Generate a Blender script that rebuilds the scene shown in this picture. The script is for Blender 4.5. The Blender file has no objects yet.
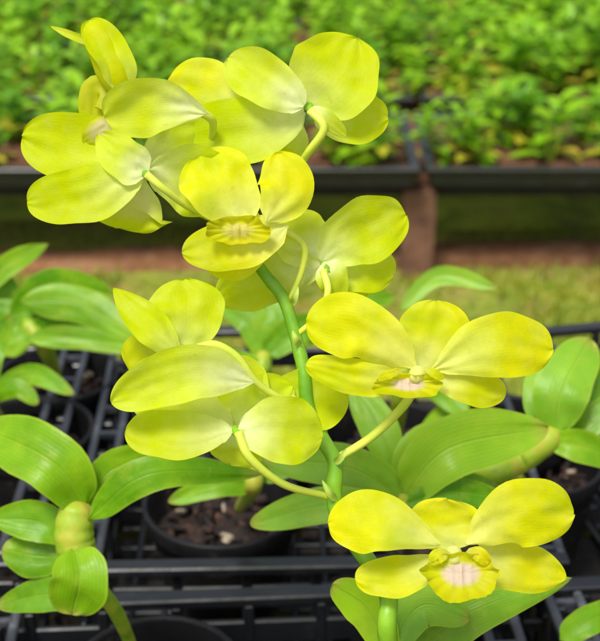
import bpy, math, random
from mathutils import Vector, Matrix, noise
R = math.radians
random.seed(7)
scene = bpy.context.scene
col = scene.collection

# ------------------------------------------------------------------ camera
PITCH = R(26); F = 1286.0
CAM = Vector((0, 0, 1.18))
FW = Vector((0, math.cos(PITCH), -math.sin(PITCH)))
UP = Vector((0, math.sin(PITCH), math.cos(PITCH)))
RT = Vector((1, 0, 0))
def P(px, py, d):
    """a point at depth d (m) in the direction of photo pixel px, py"""
    return CAM + d * (FW + (px - 300) / F * RT + (320.5 - py) / F * UP)
def G(px, py, z):
    v = FW + (px - 300) / F * RT + (320.5 - py) / F * UP
    return CAM + v * ((z - CAM.z) / v.z)
cd = bpy.data.cameras.new('camera'); cam = bpy.data.objects.new('camera', cd); col.objects.link(cam)
cam.location = CAM; cam.rotation_euler = (math.pi / 2 - PITCH, 0, 0)
cd.sensor_fit = 'VERTICAL'; cd.sensor_height = 24; cd.lens = 24 * F / 641
cd.clip_start = 0.01; cd.clip_end = 500
cd.dof.use_dof = True; cd.dof.focus_distance = 0.45; cd.dof.aperture_fstop = (cd.lens / 1000) / 0.0038
scene.camera = cam

# ------------------------------------------------------------------ light
w = bpy.data.worlds.new('World'); scene.world = w; w.use_nodes = True
nt = w.node_tree; bg = nt.nodes['Background']
sky = nt.nodes.new('ShaderNodeTexSky'); sky.sky_type = 'NISHITA'; sky.sun_disc = False
SUN_EL, SUN_AZ = R(62), R(-150)
sky.sun_elevation = SUN_EL; sky.sun_rotation = SUN_AZ; sky.air_density = 1.0; sky.dust_density = 3.0
hs = nt.nodes.new('ShaderNodeHueSaturation'); hs.inputs['Saturation'].default_value = .45
nt.links.new(sky.outputs[0], hs.inputs['Color']); nt.links.new(hs.outputs[0], bg.inputs[0]); bg.inputs[1].default_value = 0.17
sd = bpy.data.lights.new('sun', 'SUN'); sun = bpy.data.objects.new('sun', sd); col.objects.link(sun)
sd.energy = 3.35; sd.angle = R(16); sd.color = (1, .965, .88)
sdir = Vector((math.sin(SUN_AZ) * math.cos(SUN_EL), math.cos(SUN_AZ) * math.cos(SUN_EL), math.sin(SUN_EL)))
sun.rotation_euler = sdir.to_track_quat('Z', 'Y').to_euler()
scene.view_settings.view_transform = 'Standard'; scene.view_settings.look = 'None'; scene.view_settings.exposure = 0
scene.render.engine = 'CYCLES'

# ------------------------------------------------------------------ object helpers
def tag(o, label=None, cat=None, group=None, kind=None):
    for k, v in (('label', label), ('category', cat), ('group', group), ('kind', kind)):
        if v: o[k] = v
    return o
def empty(name, loc, label, cat, group=None, rz=0):
    o = bpy.data.objects.new(name, None); col.objects.link(o); o.empty_display_size = .02
    o.location = loc; o.rotation_euler = (0, 0, rz)
    return tag(o, label, cat, group)
def mesh_obj(name, vs, fs, mat, parent=None, uvs=None, smooth=True, color=None, local=False):
    """vs in world space (unless local); kept under the parent without an inverse matrix"""
    if parent is not None and not local:
        off = world_loc(parent)
        vs = [Vector(v) - off for v in vs]
    me = bpy.data.meshes.new(name); me.from_pydata([tuple(v) for v in vs], [], fs); me.update()
    if smooth:
        me.polygons.foreach_set('use_smooth', [True] * len(me.polygons))
    if uvs:
        l = me.uv_layers.new(name='UVMap')
        for lp in me.loops: l.data[lp.index].uv = uvs[lp.vertex_index]
    if mat: me.materials.append(mat)
    o = bpy.data.objects.new(name, me); col.objects.link(o)
    if parent is not None: o.parent = parent
    if color: o.color = color
    return o
def world_loc(o):
    v = Vector((0, 0, 0))
    while o: v = v + Vector(o.location); o = o.parent
    return v
def children(o): return [c for c in bpy.data.objects if c.parent == o]
def copy_tree(o, parent=None, kids=None):
    c = o.copy(); col.objects.link(c); c.parent = parent
    for ch in children(o): copy_tree(ch, c)
    return c

class MB:
    def __init__(s): s.v = []; s.f = []
    def box(s, c, size, rot=None, bevel=0):
        hx, hy, hz = [q / 2 for q in size]; c = Vector(c)
        b = bevel; n = len(s.v)
        if b <= 0:
            pts = [(x, y, z) for z in (-hz, hz) for x, y in ((-hx, -hy), (hx, -hy), (hx, hy), (-hx, hy))]
            fs = [(3, 2, 1, 0), (4, 5, 6, 7), (0, 1, 5, 4), (1, 2, 6, 5), (2, 3, 7, 6), (3, 0, 4, 7)]
        else:
            pts = []
            rings = [(-hz, b), (-hz + b, 0), (hz - b, 0), (hz, b)]
            for z, i in rings:
                x1, y1 = hx - i, hy - i; q = b if i == 0 else b * .4
                pts += [(-x1 + q, -y1, z), (x1 - q, -y1, z), (x1, -y1 + q, z), (x1, y1 - q, z), (x1 - q, y1, z), (-x1 + q, y1, z), (-x1, y1 - q, z), (-x1, -y1 + q, z)]
            fs = [tuple(range(7, -1, -1)), tuple(range(24, 32))]
            for k in range(3):
                for i in range(8):
                    j = (i + 1) % 8; fs.append((k * 8 + i, k * 8 + j, k * 8 + 8 + j, k * 8 + 8 + i))
        M = rot if rot is not None else Matrix.Identity(3)
        s.v += [M @ Vector(p) + c for p in pts]; s.f += [tuple(i + n for i in f) for f in fs]
    def lathe(s, prof, c, seg=28, M=None):
        c = Vector(c); n = len(s.v); M = M or Matrix.Identity(3)
        for r, z in prof:
            for i in range(seg):
                a = 2 * math.pi * i / seg; s.v.append(c + M @ Vector((r * math.cos(a), r * math.sin(a), z)))
        for k in range(len(prof) - 1):
            for i in range(seg):
                j = (i + 1) % seg; s.f.append((n + k * seg + i, n + k * seg + j, n + (k + 1) * seg + j, n + (k + 1) * seg + i))
    def tube(s, pts, rad, seg=12, cap=True):
        pts = [Vector(p) for p in pts]; n = len(s.v); m = len(pts); prev = None
        for i, p in enumerate(pts):
            t = (pts[min(i + 1, m - 1)] - pts[max(i - 1, 0)]).normalized()
            if prev is None: prev = t.orthogonal().normalized()
            a = (prev - t * prev.dot(t)).normalized(); b = t.cross(a); prev = a
            r = rad(i / (m - 1)) if callable(rad) else rad
            for k in range(seg):
                th = 2 * math.pi * k / seg; s.v.append(p + (a * math.cos(th) + b * math.sin(th)) * r)
        for i in range(m - 1):
            for k in range(seg):
                j = (k + 1) % seg; s.f.append((n + i * seg + k, n + i * seg + j, n + (i + 1) * seg + j, n + (i + 1) * seg + k))
        if cap:
            s.f.append(tuple(n + k for k in range(seg - 1, -1, -1))); s.f.append(tuple(n + (m - 1) * seg + k for k in range(seg)))
    def build(s, name, mat, parent=None, smooth=False, color=None, local=False):
        return mesh_obj(name, s.v, s.f, mat, parent, smooth=smooth, color=color, local=local)

def spline(pts, n):
    """Catmull-Rom through pts -> n+1 samples"""
    p = [Vector(q) for q in pts]
    if len(p) == 2: return [p[0].lerp(p[1], i / n) for i in range(n + 1)]
    p = [p[0] * 2 - p[1]] + p + [p[-1] * 2 - p[-2]]
    out = []; m = len(p) - 3
    for i in range(n + 1):
        t = i / n * m; k = min(int(t), m - 1); t -= k
        a, b, c, d = p[k:k + 4]
        out.append(.5 * ((2 * b) + (c - a) * t + (2 * a - 5 * b + 4 * c - d) * t * t + (3 * b - a - 3 * c + d) * t ** 3))
    return out

# ------------------------------------------------------------------ materials
def mat(name):
    m = bpy.data.materials.new(name); m.use_nodes = True
    return m, m.node_tree.nodes, m.node_tree.links, m.node_tree.nodes['Principled BSDF']
def mathn(N, L, op, a, b=None, clamp=False):
    n = N.new('ShaderNodeMath'); n.operation = op; n.use_clamp = clamp
    for i, q in enumerate((a, b)):
        if q is None: continue
        if isinstance(q, (int, float)): n.inputs[i].default_value = q
        else: L.new(q, n.inputs[i])
    return n.outputs[0]
def mix(N, L, fac, a, b, blend='MIX'):
    n = N.new('ShaderNodeMix'); n.data_type = 'RGBA'; n.blend_type = blend
    for k, q in ((0, fac), (6, a), (7, b)):
        if isinstance(q, (int, float)): n.inputs[k].default_value = q
        elif isinstance(q, tuple): n.inputs[k].default_value = (*q, 1) if len(q) == 3 else q
        else: L.new(q, n.inputs[k])
    return n.outputs[2]
def ramp(N, L, x, stops):
    n = N.new('ShaderNodeValToRGB'); e = n.color_ramp.elements
    while len(e) < len(stops): e.new(.5)
    for el, (p, c) in zip(e, stops): el.position = p; el.color = (*c, 1) if isinstance(c, tuple) else (c, c, c, 1)
    L.new(x, n.inputs[0]); return n.outputs[0]
def noise_n(N, L, scale, detail=4, vec=None, rough=.55):
    n = N.new('ShaderNodeTexNoise'); n.inputs['Scale'].default_value = scale; n.inputs['Detail'].default_value = detail; n.inputs['Roughness'].default_value = rough
    if vec is not None: L.new(vec, n.inputs['Vector'])
    return n.outputs['Fac']
def bump(N, L, h, strength, dist, bs):
    n = N.new('ShaderNodeBump'); n.inputs['Strength'].default_value = strength; n.inputs['Distance'].default_value = dist
    L.new(h, n.inputs['Height']); L.new(n.outputs[0], bs.inputs['Normal']); return n.outputs[0]
def objvec(N): return N.new('ShaderNodeTexCoord').outputs['Object']
def translucent(m, N, L, bs, colr, fac, tint=None):
    t = N.new('ShaderNodeBsdfTranslucent'); L.new(colr, t.inputs[0])
    ms = N.new('ShaderNodeMixShader'); ms.inputs[0].default_value = fac
    L.new(bs.outputs[0], ms.inputs[1]); L.new(t.outputs[0], ms.inputs[2])
    L.new(ms.outputs[0], N['Material Output'].inputs[0])

def petal_mat():
    m, N, L, bs = mat('petal')
    uv = N.new('ShaderNodeSeparateXYZ'); L.new(N.new('ShaderNodeTexCoord').outputs['UV'], uv.inputs[0])
    u, v = uv.outputs[0], uv.outputs[1]
    oi = N.new('ShaderNodeObjectInfo'); oc = N.new('ShaderNodeSeparateColor'); L.new(oi.outputs['Color'], oc.inputs[0])
    ov = objvec(N)
    av = mathn(N, L, 'ABSOLUTE', mathn(N, L, 'SUBTRACT', v, .5))
    along = mathn(N, L, 'POWER', mathn(N, L, 'SUBTRACT', 1.0, mathn(N, L, 'MULTIPLY', u, 1.7), True), 1.1)
    across = mathn(N, L, 'SUBTRACT', 1.0, mathn(N, L, 'MULTIPLY', av, mathn(N, L, 'ADD', mathn(N, L, 'MULTIPLY', u, 1.8), .7)), True)
    nz = noise_n(N, L, 130, 4, ov); nb = noise_n(N, L, 45, 3, ov)
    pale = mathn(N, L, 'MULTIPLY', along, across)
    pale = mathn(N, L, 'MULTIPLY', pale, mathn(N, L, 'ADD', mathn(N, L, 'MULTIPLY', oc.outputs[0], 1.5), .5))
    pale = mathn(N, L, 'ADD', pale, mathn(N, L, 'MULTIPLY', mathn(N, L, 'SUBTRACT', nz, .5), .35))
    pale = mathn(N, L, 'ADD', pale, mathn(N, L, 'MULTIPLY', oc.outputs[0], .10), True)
    base = ramp(N, L, nb, [(.3, (.62, .72, .001)), (.5, (.83, .83, .002)), (.72, (.95, .87, .003))])
    rimf = ramp(N, L, mathn(N, L, 'MULTIPLY', av, 2), [(.82, 0.0), (1.0, 1.0)])
    base = mix(N, L, mathn(N, L, 'MULTIPLY', rimf, .45), base, (.90, .92, .02))
    lime = mathn(N, L, 'MULTIPLY', mathn(N, L, 'SUBTRACT', 1.0, oi.outputs['Alpha']), 2.0, True)
    base = mix(N, L, lime, base, (.64, .78, .001))
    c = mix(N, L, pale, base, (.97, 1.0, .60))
    # olive / brownish tint of some parts, painted underside shade on the drooping lip
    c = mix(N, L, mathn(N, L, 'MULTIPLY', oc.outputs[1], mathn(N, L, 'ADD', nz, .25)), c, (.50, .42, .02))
    br = ramp(N, L, noise_n(N, L, 300, 3, ov), [(.66, 0.0), (.74, 1.0)])
    mt = ramp(N, L, noise_n(N, L, 210, 5, ov, .7), [(.35, 0.0), (.7, .35)])
    c = mix(N, L, mt, c, (.60, .66, .005))
    c = mix(N, L, mathn(N, L, 'MULTIPLY', br, .28), c, (.60, .50, .05))
    # pinkish white throat
    pk = mathn(N, L, 'SUBTRACT', 1.0, mathn(N, L, 'MULTIPLY', av, 2.2), True)
    du = mathn(N, L, 'SUBTRACT', 1.0, mathn(N, L, 'MULTIPLY', mathn(N, L, 'ABSOLUTE', mathn(N, L, 'SUBTRACT', u, .42)), 2.2), True)
    pk = mathn(N, L, 'MULTIPLY', mathn(N, L, 'MULTIPLY', mathn(N, L, 'MULTIPLY', pk, du), 2.6, True), oc.outputs[2])
    c = mix(N, L, pk, c, (.90, .70, .60))
    # longitudinal veins
    vn = N.new('ShaderNodeMath'); vn.operation = 'SINE'
    sc = mathn(N, L, 'ADD', mathn(N, L, 'MULTIPLY', v, 120), mathn(N, L, 'MULTIPLY', nb, 26)); L.new(sc, vn.inputs[0])
    vv = mathn(N, L, 'MULTIPLY', mathn(N, L, 'ADD', vn.outputs[0], 1), .5)
    vv = mathn(N, L, 'POWER', vv, 4)
    c = mix(N, L, mathn(N, L, 'MULTIPLY', mathn(N, L, 'MULTIPLY', vv, nb), .10), c, (.55, .60, .01))
    L.new(c, bs.inputs['Base Color']); bs.inputs['Roughness'].default_value = .5
    bs.inputs['Specular IOR Level'].default_value = .16
    h = mathn(N, L, 'ADD', mathn(N, L, 'MULTIPLY', vv, -.05), mathn(N, L, 'MULTIPLY', nz, 1.6))
    bump(N, L, h, .5, .0006, bs)
    translucent(m, N, L, bs, c, .5)
    return m
def leaf_mat():
    m, N, L, bs = mat('leaf')
    uv = N.new('ShaderNodeSeparateXYZ'); L.new(N.new('ShaderNodeTexCoord').outputs['UV'], uv.inputs[0])
    u, v = uv.outputs[0], uv.outputs[1]
    oi = N.new('ShaderNodeObjectInfo'); oc = N.new('ShaderNodeSeparateColor'); L.new(oi.outputs['Color'], oc.inputs[0])
    ov = objvec(N)
    nb = noise_n(N, L, 28, 4, ov); nf = noise_n(N, L, 160, 3, ov)
    c = ramp(N, L, nb, [(.25, (.05, .18, .003)), (.5, (.13, .35, .004)), (.75, (.29, .54, .010))])
    c = mix(N, L, oc.outputs[0], c, (.45, .66, .01))            # r: yellower
    c = mix(N, L, oc.outputs[1], c, (.40, .68, .09))            # g: paler
    c = mix(N, L, oc.outputs[2], c, (.05, .20, .01))            # b: darker
    av = mathn(N, L, 'ABSOLUTE', mathn(N, L, 'SUBTRACT', v, .5))
    rib = mathn(N, L, 'SUBTRACT', 1, mathn(N, L, 'MULTIPLY', av, 34), True)
    c = mix(N, L, mathn(N, L, 'MULTIPLY', rib, .4), c, (.36, .60, .06))
    vn = N.new('ShaderNodeMath'); vn.operation = 'SINE'; L.new(mathn(N, L, 'MULTIPLY', v, 95), vn.inputs[0])
    c = mix(N, L, mathn(N, L, 'MULTIPLY', mathn(N, L, 'ADD', vn.outputs[0], 1), .05), c, (.04, .18, .005))
    spots = ramp(N, L, noise_n(N, L, 220, 2, ov), [(.70, 0.0), (.76, 1.0)])
    c = mix(N, L, mathn(N, L, 'MULTIPLY', spots, .35), c, (.35, .36, .08))
    edge = ramp(N, L, mathn(N, L, 'MULTIPLY', av, 2), [(.90, 0.0), (1.0, 1.0)])
    c = mix(N, L, mathn(N, L, 'MULTIPLY', edge, .4), c, (.50, .55, .05))
    c = mix(N, L, ramp(N, L, noise_n(N, L, 75, 5, ov, .7), [(.48, 0.0), (.8, .6)]), c, (.40, .52, .03))
    tipf = mathn(N, L, 'MULTIPLY', ramp(N, L, u, [(.90, 0.0), (1.0, 1.0)]), .7)
    c = mix(N, L, tipf, c, (.40, .34, .06))
    dust = ramp(N, L, noise_n(N, L, 480, 2, ov), [(.66, 0.0), (.78, .16)])
    c = mix(N, L, dust, c, (.55, .60, .35))
    L.new(c, bs.inputs['Base Color']); bs.inputs['Roughness'].default_value = .38
    bs.inputs['Specular IOR Level'].default_value = .28
    h = mathn(N, L, 'ADD', mathn(N, L, 'MULTIPLY', vn.outputs[0], .05), mathn(N, L, 'ADD', nf, mathn(N, L, 'MULTIPLY', rib, -1.0)))
    bump(N, L, h, .45, .0008, bs)
    translucent(m, N, L, bs, c, .3)
    return m
def simple_mat(name, stops, scale, rough, bumpd=0, bumps=.5, spec=.5, detail=5, scale2=None):
    m, N, L, bs = mat(name); ov = objvec(N)
    n = noise_n(N, L, scale, detail, ov, .6)
    c = ramp(N, L, n, stops); L.new(c, bs.inputs['Base Color'])
    bs.inputs['Specular IOR Level'].default_value = spec
    n2 = noise_n(N, L, scale2 or scale * 3, 4, ov)
    L.new(mathn(N, L, 'ADD', mathn(N, L, 'MULTIPLY', n2, .25), rough - .12, True), bs.inputs['Roughness'])
    if bumpd: bump(N, L, n2, bumps, bumpd, bs)
    return m
PETAL = petal_mat(); LEAF = leaf_mat()
STEM = simple_mat('flower_stem', [(.3, (.10, .28, .008)), (.7, (.24, .46, .02))], 60, .4, .0005)
PEDI = simple_mat('pedicel', [(.3, (.50, .62, .05)), (.7, (.68, .72, .10))], 90, .45, .0003)
CANE = simple_mat('pseudobulb', detail=6, bumps=.7, stops= [(.3, (.14, .28, .01)), (.5, (.30, .42, .02)), (.60, (.42, .40, .04)), (.72, (.24, .13, .04))], scale=60, rough=.5, bumpd=.0005)
BRACT = simple_mat('bract', [(.3, (.26, .42, .04)), (.6, (.40, .48, .08)), (.8, (.36, .32, .10))], 200, .6, .0003)
BLACK = simple_mat('black_plastic', [(.3, (.007, .008, .010)), (.6, (.013, .014, .018)), (.8, (.05, .05, .055))], 40, .34, .0004, spec=.6)
RIMM = simple_mat('sheen_black_plastic', [(.3, (.016, .018, .022)), (.55, (.04, .044, .055)), (.78, (.16, .16, .17))], 50, .36, .0004, spec=.7)  # black plastic lightened to paint in the sheen of the side rails
POTM = simple_mat('pot_plastic', [(.3, (.006, .006, .007)), (.6, (.012, .011, .012)), (.8, (.07, .055, .045))], 60, .5, .0004, spec=.22)
BARK = simple_mat('bark', [(.3, (.006, .004, .004)), (.52, (.018, .009, .006)), (.64, (.075, .03, .018)), (.76, (.30, .19, .12))], 120, .8, .002, .8)
PERL = simple_mat('perlite', [(.3, (.22, .17, .11)), (.7, (.52, .44, .33))], 200, .9, .001)
DARKW = simple_mat('weathered_dark_wood', [(.3, (.010, .008, .007)), (.6, (.022, .017, .014)), (.8, (.05, .04, .032))], 25, .8, .002, .7)
WOOD = simple_mat('brown_wood', [(.3, (.10, .045, .025)), (.55, (.20, .095, .055)), (.8, (.30, .17, .10))], 18, .75, .002, .7)
SOIL = simple_mat('potting_soil', [(.3, (.05, .02, .01)), (.55, (.14, .055, .025)), (.8, (.30, .15, .07))], 60, .95, .004, 1)
DIRT = simple_mat('dirt', [(.3, (.12, .045, .018)), (.5, (.27, .12, .05)), (.6, (.36, .18, .09)), (.72, (.14, .16, .03))], 14, .95, .01, 1)

def ground_mat():
    m, N, L, bs = mat('grass_ground'); ov = objvec(N)
    n = noise_n(N, L, 3.2, 6, ov); n2 = noise_n(N, L, 45, 4, ov)
    c = ramp(N, L, n, [(.3, (.12, .18, .012)), (.48, (.28, .34, .03)), (.66, (.34, .22, .08))])
    c = mix(N, L, mathn(N, L, 'MULTIPLY', ramp(N, L, n2, [(.52, 0.0), (.62, 1.0)]), .55), c, (.13, .075, .03))
    L.new(c, bs.inputs['Base Color']); bs.inputs['Roughness'].default_value = .95
    bump(N, L, n2, 1, .02, bs); return m
def blade_mat(name, stops):
    m, N, L, bs = mat(name)
    oi = N.new('ShaderNodeTexCoord').outputs['Object']
    n = noise_n(N, L, 7, 5, oi); c = ramp(N, L, n, stops)
    L.new(c, bs.inputs['Base Color']); bs.inputs['Roughness'].default_value = .5
    translucent(m, N, L, bs, c, .35); return m
GRASSM = blade_mat('grass_blade', [(.3, (.13, .26, .006)), (.46, (.26, .36, .010)), (.58, (.40, .40, .02)), (.7, (.26, .16, .05))])

def seedling_mat():
    m, N, L, bs = mat('seedling_leaf')
    uv = N.new('ShaderNodeSeparateXYZ'); L.new(N.new('ShaderNodeTexCoord').outputs['UV'], uv.inputs[0])
    oi = N.new('ShaderNodeObjectInfo')
    a = mix(N, L, oi.outputs['Random'], (.11, .34, .005), (.36, .66, .010))
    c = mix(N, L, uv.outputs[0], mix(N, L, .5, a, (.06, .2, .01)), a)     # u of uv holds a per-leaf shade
    c = mix(N, L, ramp(N, L, uv.outputs[1], [(.80, 0.0), (.95, 1.0)]), c, (.62, .50, .04))
    gp = N.new('ShaderNodeNewGeometry'); pn = noise_n(N, L, 3.5, 3, gp.outputs['Position'])
    c = mix(N, L, ramp(N, L, pn, [(.45, 0.0), (.62, .5)]), c, (.42, .68, .02))   # a few yellow leaves low down
    L.new(c, bs.inputs['Base Color']); bs.inputs['Roughness'].default_value = .42
    translucent(m, N, L, bs, c, .35); return m
SEED = seedling_mat()

# ------------------------------------------------------------------ the blade: petals and leaves
def blade(name, path, width, material, parent, a=.7, b=.5, basew=0., tilt=0, fold=0, cup=0, ruf=0, nu=22, nv=10,
          seed=0, col3=(0, 0, 0), normal=None, asym=0, curl=0, wav=0.0, notch=0):
    """path: world points; width in metres; surface is curved across (cup), folded (fold), ruffled at the rim (ruf)"""
    rnd = random.Random(seed * 7919 + 13)
    us = [.5 - .5 * math.cos(math.pi * (i / nu)) for i in range(nu + 1)]
    N_ = 60; sp = spline(path, N_)
    def at(t):
        x = t * N_; k = min(int(x), N_ - 1); return sp[k].lerp(sp[k + 1], x - k)
    L = sum((sp[i + 1] - sp[i]).length for i in range(N_))
    um = a / (a + b); fm = um ** a * (1 - um) ** b
    vs = []; uvs = []
    ph = rnd.uniform(0, 6); ph2 = rnd.uniform(0, 6)
    for i, u in enumerate(us):
        p = at(u); t = (at(min(u + .03, 1)) - at(max(u - .03, 0))).normalized()
        nrm = (normal if normal is not None else (CAM - p)).normalized()
        side = t.cross(nrm).normalized()
        q = Matrix.Rotation(tilt + curl * u, 3, t); side = q @ side; nn = side.cross(t).normalized()
        f = (u ** a) * ((1 - u) ** b) / fm
        if u < um: f = max(f, basew * (1 - (u / um) ** 2) + f * (u / um) ** 2) if basew else f
        f = f * (1 + .035 * math.sin(9 * u + ph) + .02 * math.sin(19 * u + ph2))
        f *= max(.10, min(1, u / .09)) ** .5
        if i == nu: f = .02
        if u > .9: f = f * (1 - .0 * u)
        hw = width / 2 * f
        for j in range(nv + 1):
            v = -1 + 2 * j / nv
            off = cup * v * v * width * f + fold * abs(v) * hw - fold * .15 * hw
            off += ruf * width * (v * v) * math.sin(11 * u * (1 + .2 * math.sin(ph)) + (3 if v > 0 else 0) + ph) * f
            off += ruf * width * (v * v) * .5 * math.sin(23 * u + ph2) * f
            if wav: off += wav * width * math.sin(5 * u + ph) * v
            off += .06 * width * noise.noise(Vector((u * 4 + seed, v * 2.4, seed * .37)))
            x = hw * v * (1 + asym * (1 if v > 0 else -1))
            pull = notch * width * max(0, u - .75) * 4 * (1 - min(1, abs(v) * 2.2))
            rim = 1 + ruf * .35 * math.sin(17 * u + 5 * v + ph2)
            vs.append(p + side * x * rim + nn * off - t * pull)
            uvs.append((u, j / nv))
    fs = []
    for i in range(nu):
        for j in range(nv):
            k = i * (nv + 1) + j; fs.append((k, k + 1, k + nv + 2, k + nv + 1))
    return mesh_obj(name, vs, fs, material, parent, uvs, color=(*col3, 1))

def petal(parent, name, d, pts, wpx, **kw):
    """pts: [(px, py, depth offset in cm), ...]"""
    dm = d + sum(p[2] for p in pts) / len(pts) / 100
    path = [P(x, y, d + dd / 100) for x, y, dd in pts]
    kw.setdefault('a', .62); kw.setdefault('b', .42); kw.setdefault('basew', .5 if getattr(flower, 'back', False) and name != 'lip' else .25); kw.setdefault('cup', -.06); kw.setdefault('ruf', .028)
    kw.setdefault('nv', 18); kw.setdefault('nu', 36); kw.setdefault('wav', .035); kw.setdefault('fold', .10)
    if kw['b'] < .44 and name != 'lip': kw['b'] = .44
    petal.n += 1
    kw.setdefault('tilt', random.Random(petal.n * 31).uniform(-.2, .2))
    lab = kw.pop('lab', None)
    o = blade(name, path, wpx / F * dm, PETAL, parent, seed=petal.n, **kw)
    if getattr(flower, 'back', False): o.color = (*o.color[:3], .62)
    if lab: o['label'] = lab
    return o
petal.n = 0
def leaf(parent, d, pts, wpx, **kw):
    dm = d + sum(p[2] for p in pts) / len(pts) / 100
    path = [P(x, y, d + dd / 100) for x, y, dd in pts]
    kw.setdefault('a', .55); kw.setdefault('b', .62); kw.setdefault('basew', .2); kw.setdefault('fold', .20 if (petal.n % 3) else -.12); kw.setdefault('ruf', .006)
    petal.n += 1
    return blade('leaf', path, wpx / F * dm, LEAF, parent, seed=petal.n, **kw)

# ------------------------------------------------------------------ pots
def lump_disc(r, z, seed, n=9, seg=26, amp=.006):
    vs = [Vector((0, 0, z))]; fs = []
    for k in range(1, n + 1):
        for i in range(seg):
            a = 2 * math.pi * i / seg; rr = r * k / n
            x, y = rr * math.cos(a), rr * math.sin(a)
            vs.append(Vector((x, y, z + amp * noise.noise(Vector((x * 90 + seed, y * 90, seed))) * (1 if k < n else 0))))
    for i in range(seg): fs.append((0, 1 + i, 1 + (i + 1) % seg))
    for k in range(n - 1):
        for i in range(seg):
            j = (i + 1) % seg; fs.append((1 + k * seg + i, 1 + (k + 1) * seg + i, 1 + (k + 1) * seg + j, 1 + k * seg + j))
    return vs, fs
def add_pot(parent, c, r=.045, h=.085, seed=0):
    """c: centre of the rim; pot hangs below it. Returns the pot part"""
    off = world_loc(parent); c = Vector(c)
    mb = MB()
    prof = [(r * .70, -h), (r * .93, -.014), (r * .93, -.013), (r * .99, -.013), (r * 1.0, -.011), (r * 1.02, -.001), (r * 1.01, 0), (r * .96, 0), (r * .95, -.002), (r * .92, -.014), (r * .70, -h + .004), (0.001, -h + .003)]
    mb.lathe(prof, c, 32); mb.lathe([(0.001, -h), (r * .70, -h)], c, 32)
    pot = mb.build('pot', POTM, parent, smooth=True)
    vs, fs = lump_disc(r * .90, -.026, seed)
    bark = mesh_obj('potting_mix', [v + c for v in vs], fs, BARK, pot)
    rnd = random.Random(seed + 5); ch = MB(); pe = MB()
    for k in range(46):
        a = rnd.uniform(0, 6.28); rr = r * .80 * math.sqrt(rnd.random())
        M = Matrix.Rotation(rnd.uniform(0, 6), 3, Vector((rnd.random(), rnd.random(), 1)).normalized()) @ Matrix.Rotation(rnd.uniform(-.6, .6), 3, 'X')
        mb_, sz = (pe, .5) if k % 9 == 0 else (ch, 1)
        mb_.box(c + Vector((rr * math.cos(a), rr * math.sin(a), -.023 + rnd.uniform(0, .006))), (rnd.uniform(.006, .019) * sz, rnd.uniform(.003, .008), rnd.uniform(.002, .004)), M, .0012)
    mesh_obj('bark_chips', ch.v, ch.f, BARK, pot, smooth=False)['kind'] = 'stuff'
    mesh_obj('white_grit', pe.v, pe.f, PERL, pot, smooth=False)['kind'] = 'stuff'
    return pot
def tube_part(name, pts, r0, r1, material, parent, seg=12, n=24, bulge=None, color=None):
    mb = MB(); sp = spline(pts, n)
    mb.tube(sp, (lambda t: (r0 + (r1 - r0) * t) * (1 + (bulge(t) if bulge else 0))), seg)
    return mb.build(name, material, parent, smooth=True, color=color)

# ================================================================== FLOWERING ORCHID
pc = Vector((.045, .385, .745))
orchid = empty('potted_orchid', (pc.x, pc.y, pc.z - .085), 'tall flowering orchid with a spray of lemon yellow blossoms on a leaning green stem', 'orchid')
opot = add_pot(orchid, pc, seed=3)
stem_px = [(388, 640, .455), (388, 596, .455), (366, 558, .458), (340, 520, .46), (334, 492, .46), (335, 462, .46), (322, 438, .46), (308, 408, .46), (304, 372, .46), (296, 338, .462), (284, 300, .463), (266, 276, .463), (252, 256, .459), (238, 230, .466), (222, 186, .48), (210, 140, .48), (194, 110, .478), (165, 92, .470)]
sp_pts = [pc + Vector((0, 0, -.012)), pc.lerp(P(388, 640, .455), .5) + Vector((.004, 0, 0))] + [P(*q) for q in stem_px]
def node_bulge(t): return .07 * max(0, math.cos(t * 2 * math.pi * 9)) ** 6
stem = tube_part('flower_stem', sp_pts, .0036, .0014, STEM, orchid, 14, 110, node_bulge)

def flower(cx, cy, d, ped, label=None, col_len=(0, 0), pr=.0013, knob=None):
    """column knob + pedicel; the flower's own parts are sub-parts"""
    back = abs(ped[0][2] - d) < .0075 and ped[0][2] < d
    knob = knob or (.0014 if back else .0025)
    flower.back = back; c = P(cx, cy, d); mb = MB()
    ax = (P(cx + col_len[0], cy + col_len[1], d - .004) - c); ln = max(ax.length, .004); 
    tube = spline([c - ax * .3, c, c + ax], 12)
    mb.tube(tube, lambda t: knob * (.75 + .5 * math.sin(min(t, .96) * math.pi)) * (1 if t < .9 else .8), 12)
    f = mesh_obj('flower', mb.v, mb.f, STEM if back else PETAL, orchid, [(.3, .5)] * len(mb.v), color=(.5, .15, 0, 1))
    if label: f['label'] = label
    if ped:
        tube_part('pedicel', [P(x, y, dd) for x, y, dd in ped], pr * .95, pr * .72, PEDI, f, 10, 26)
    return f
PE, SE, LI = 'petal', 'sepal', 'lip'

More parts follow.
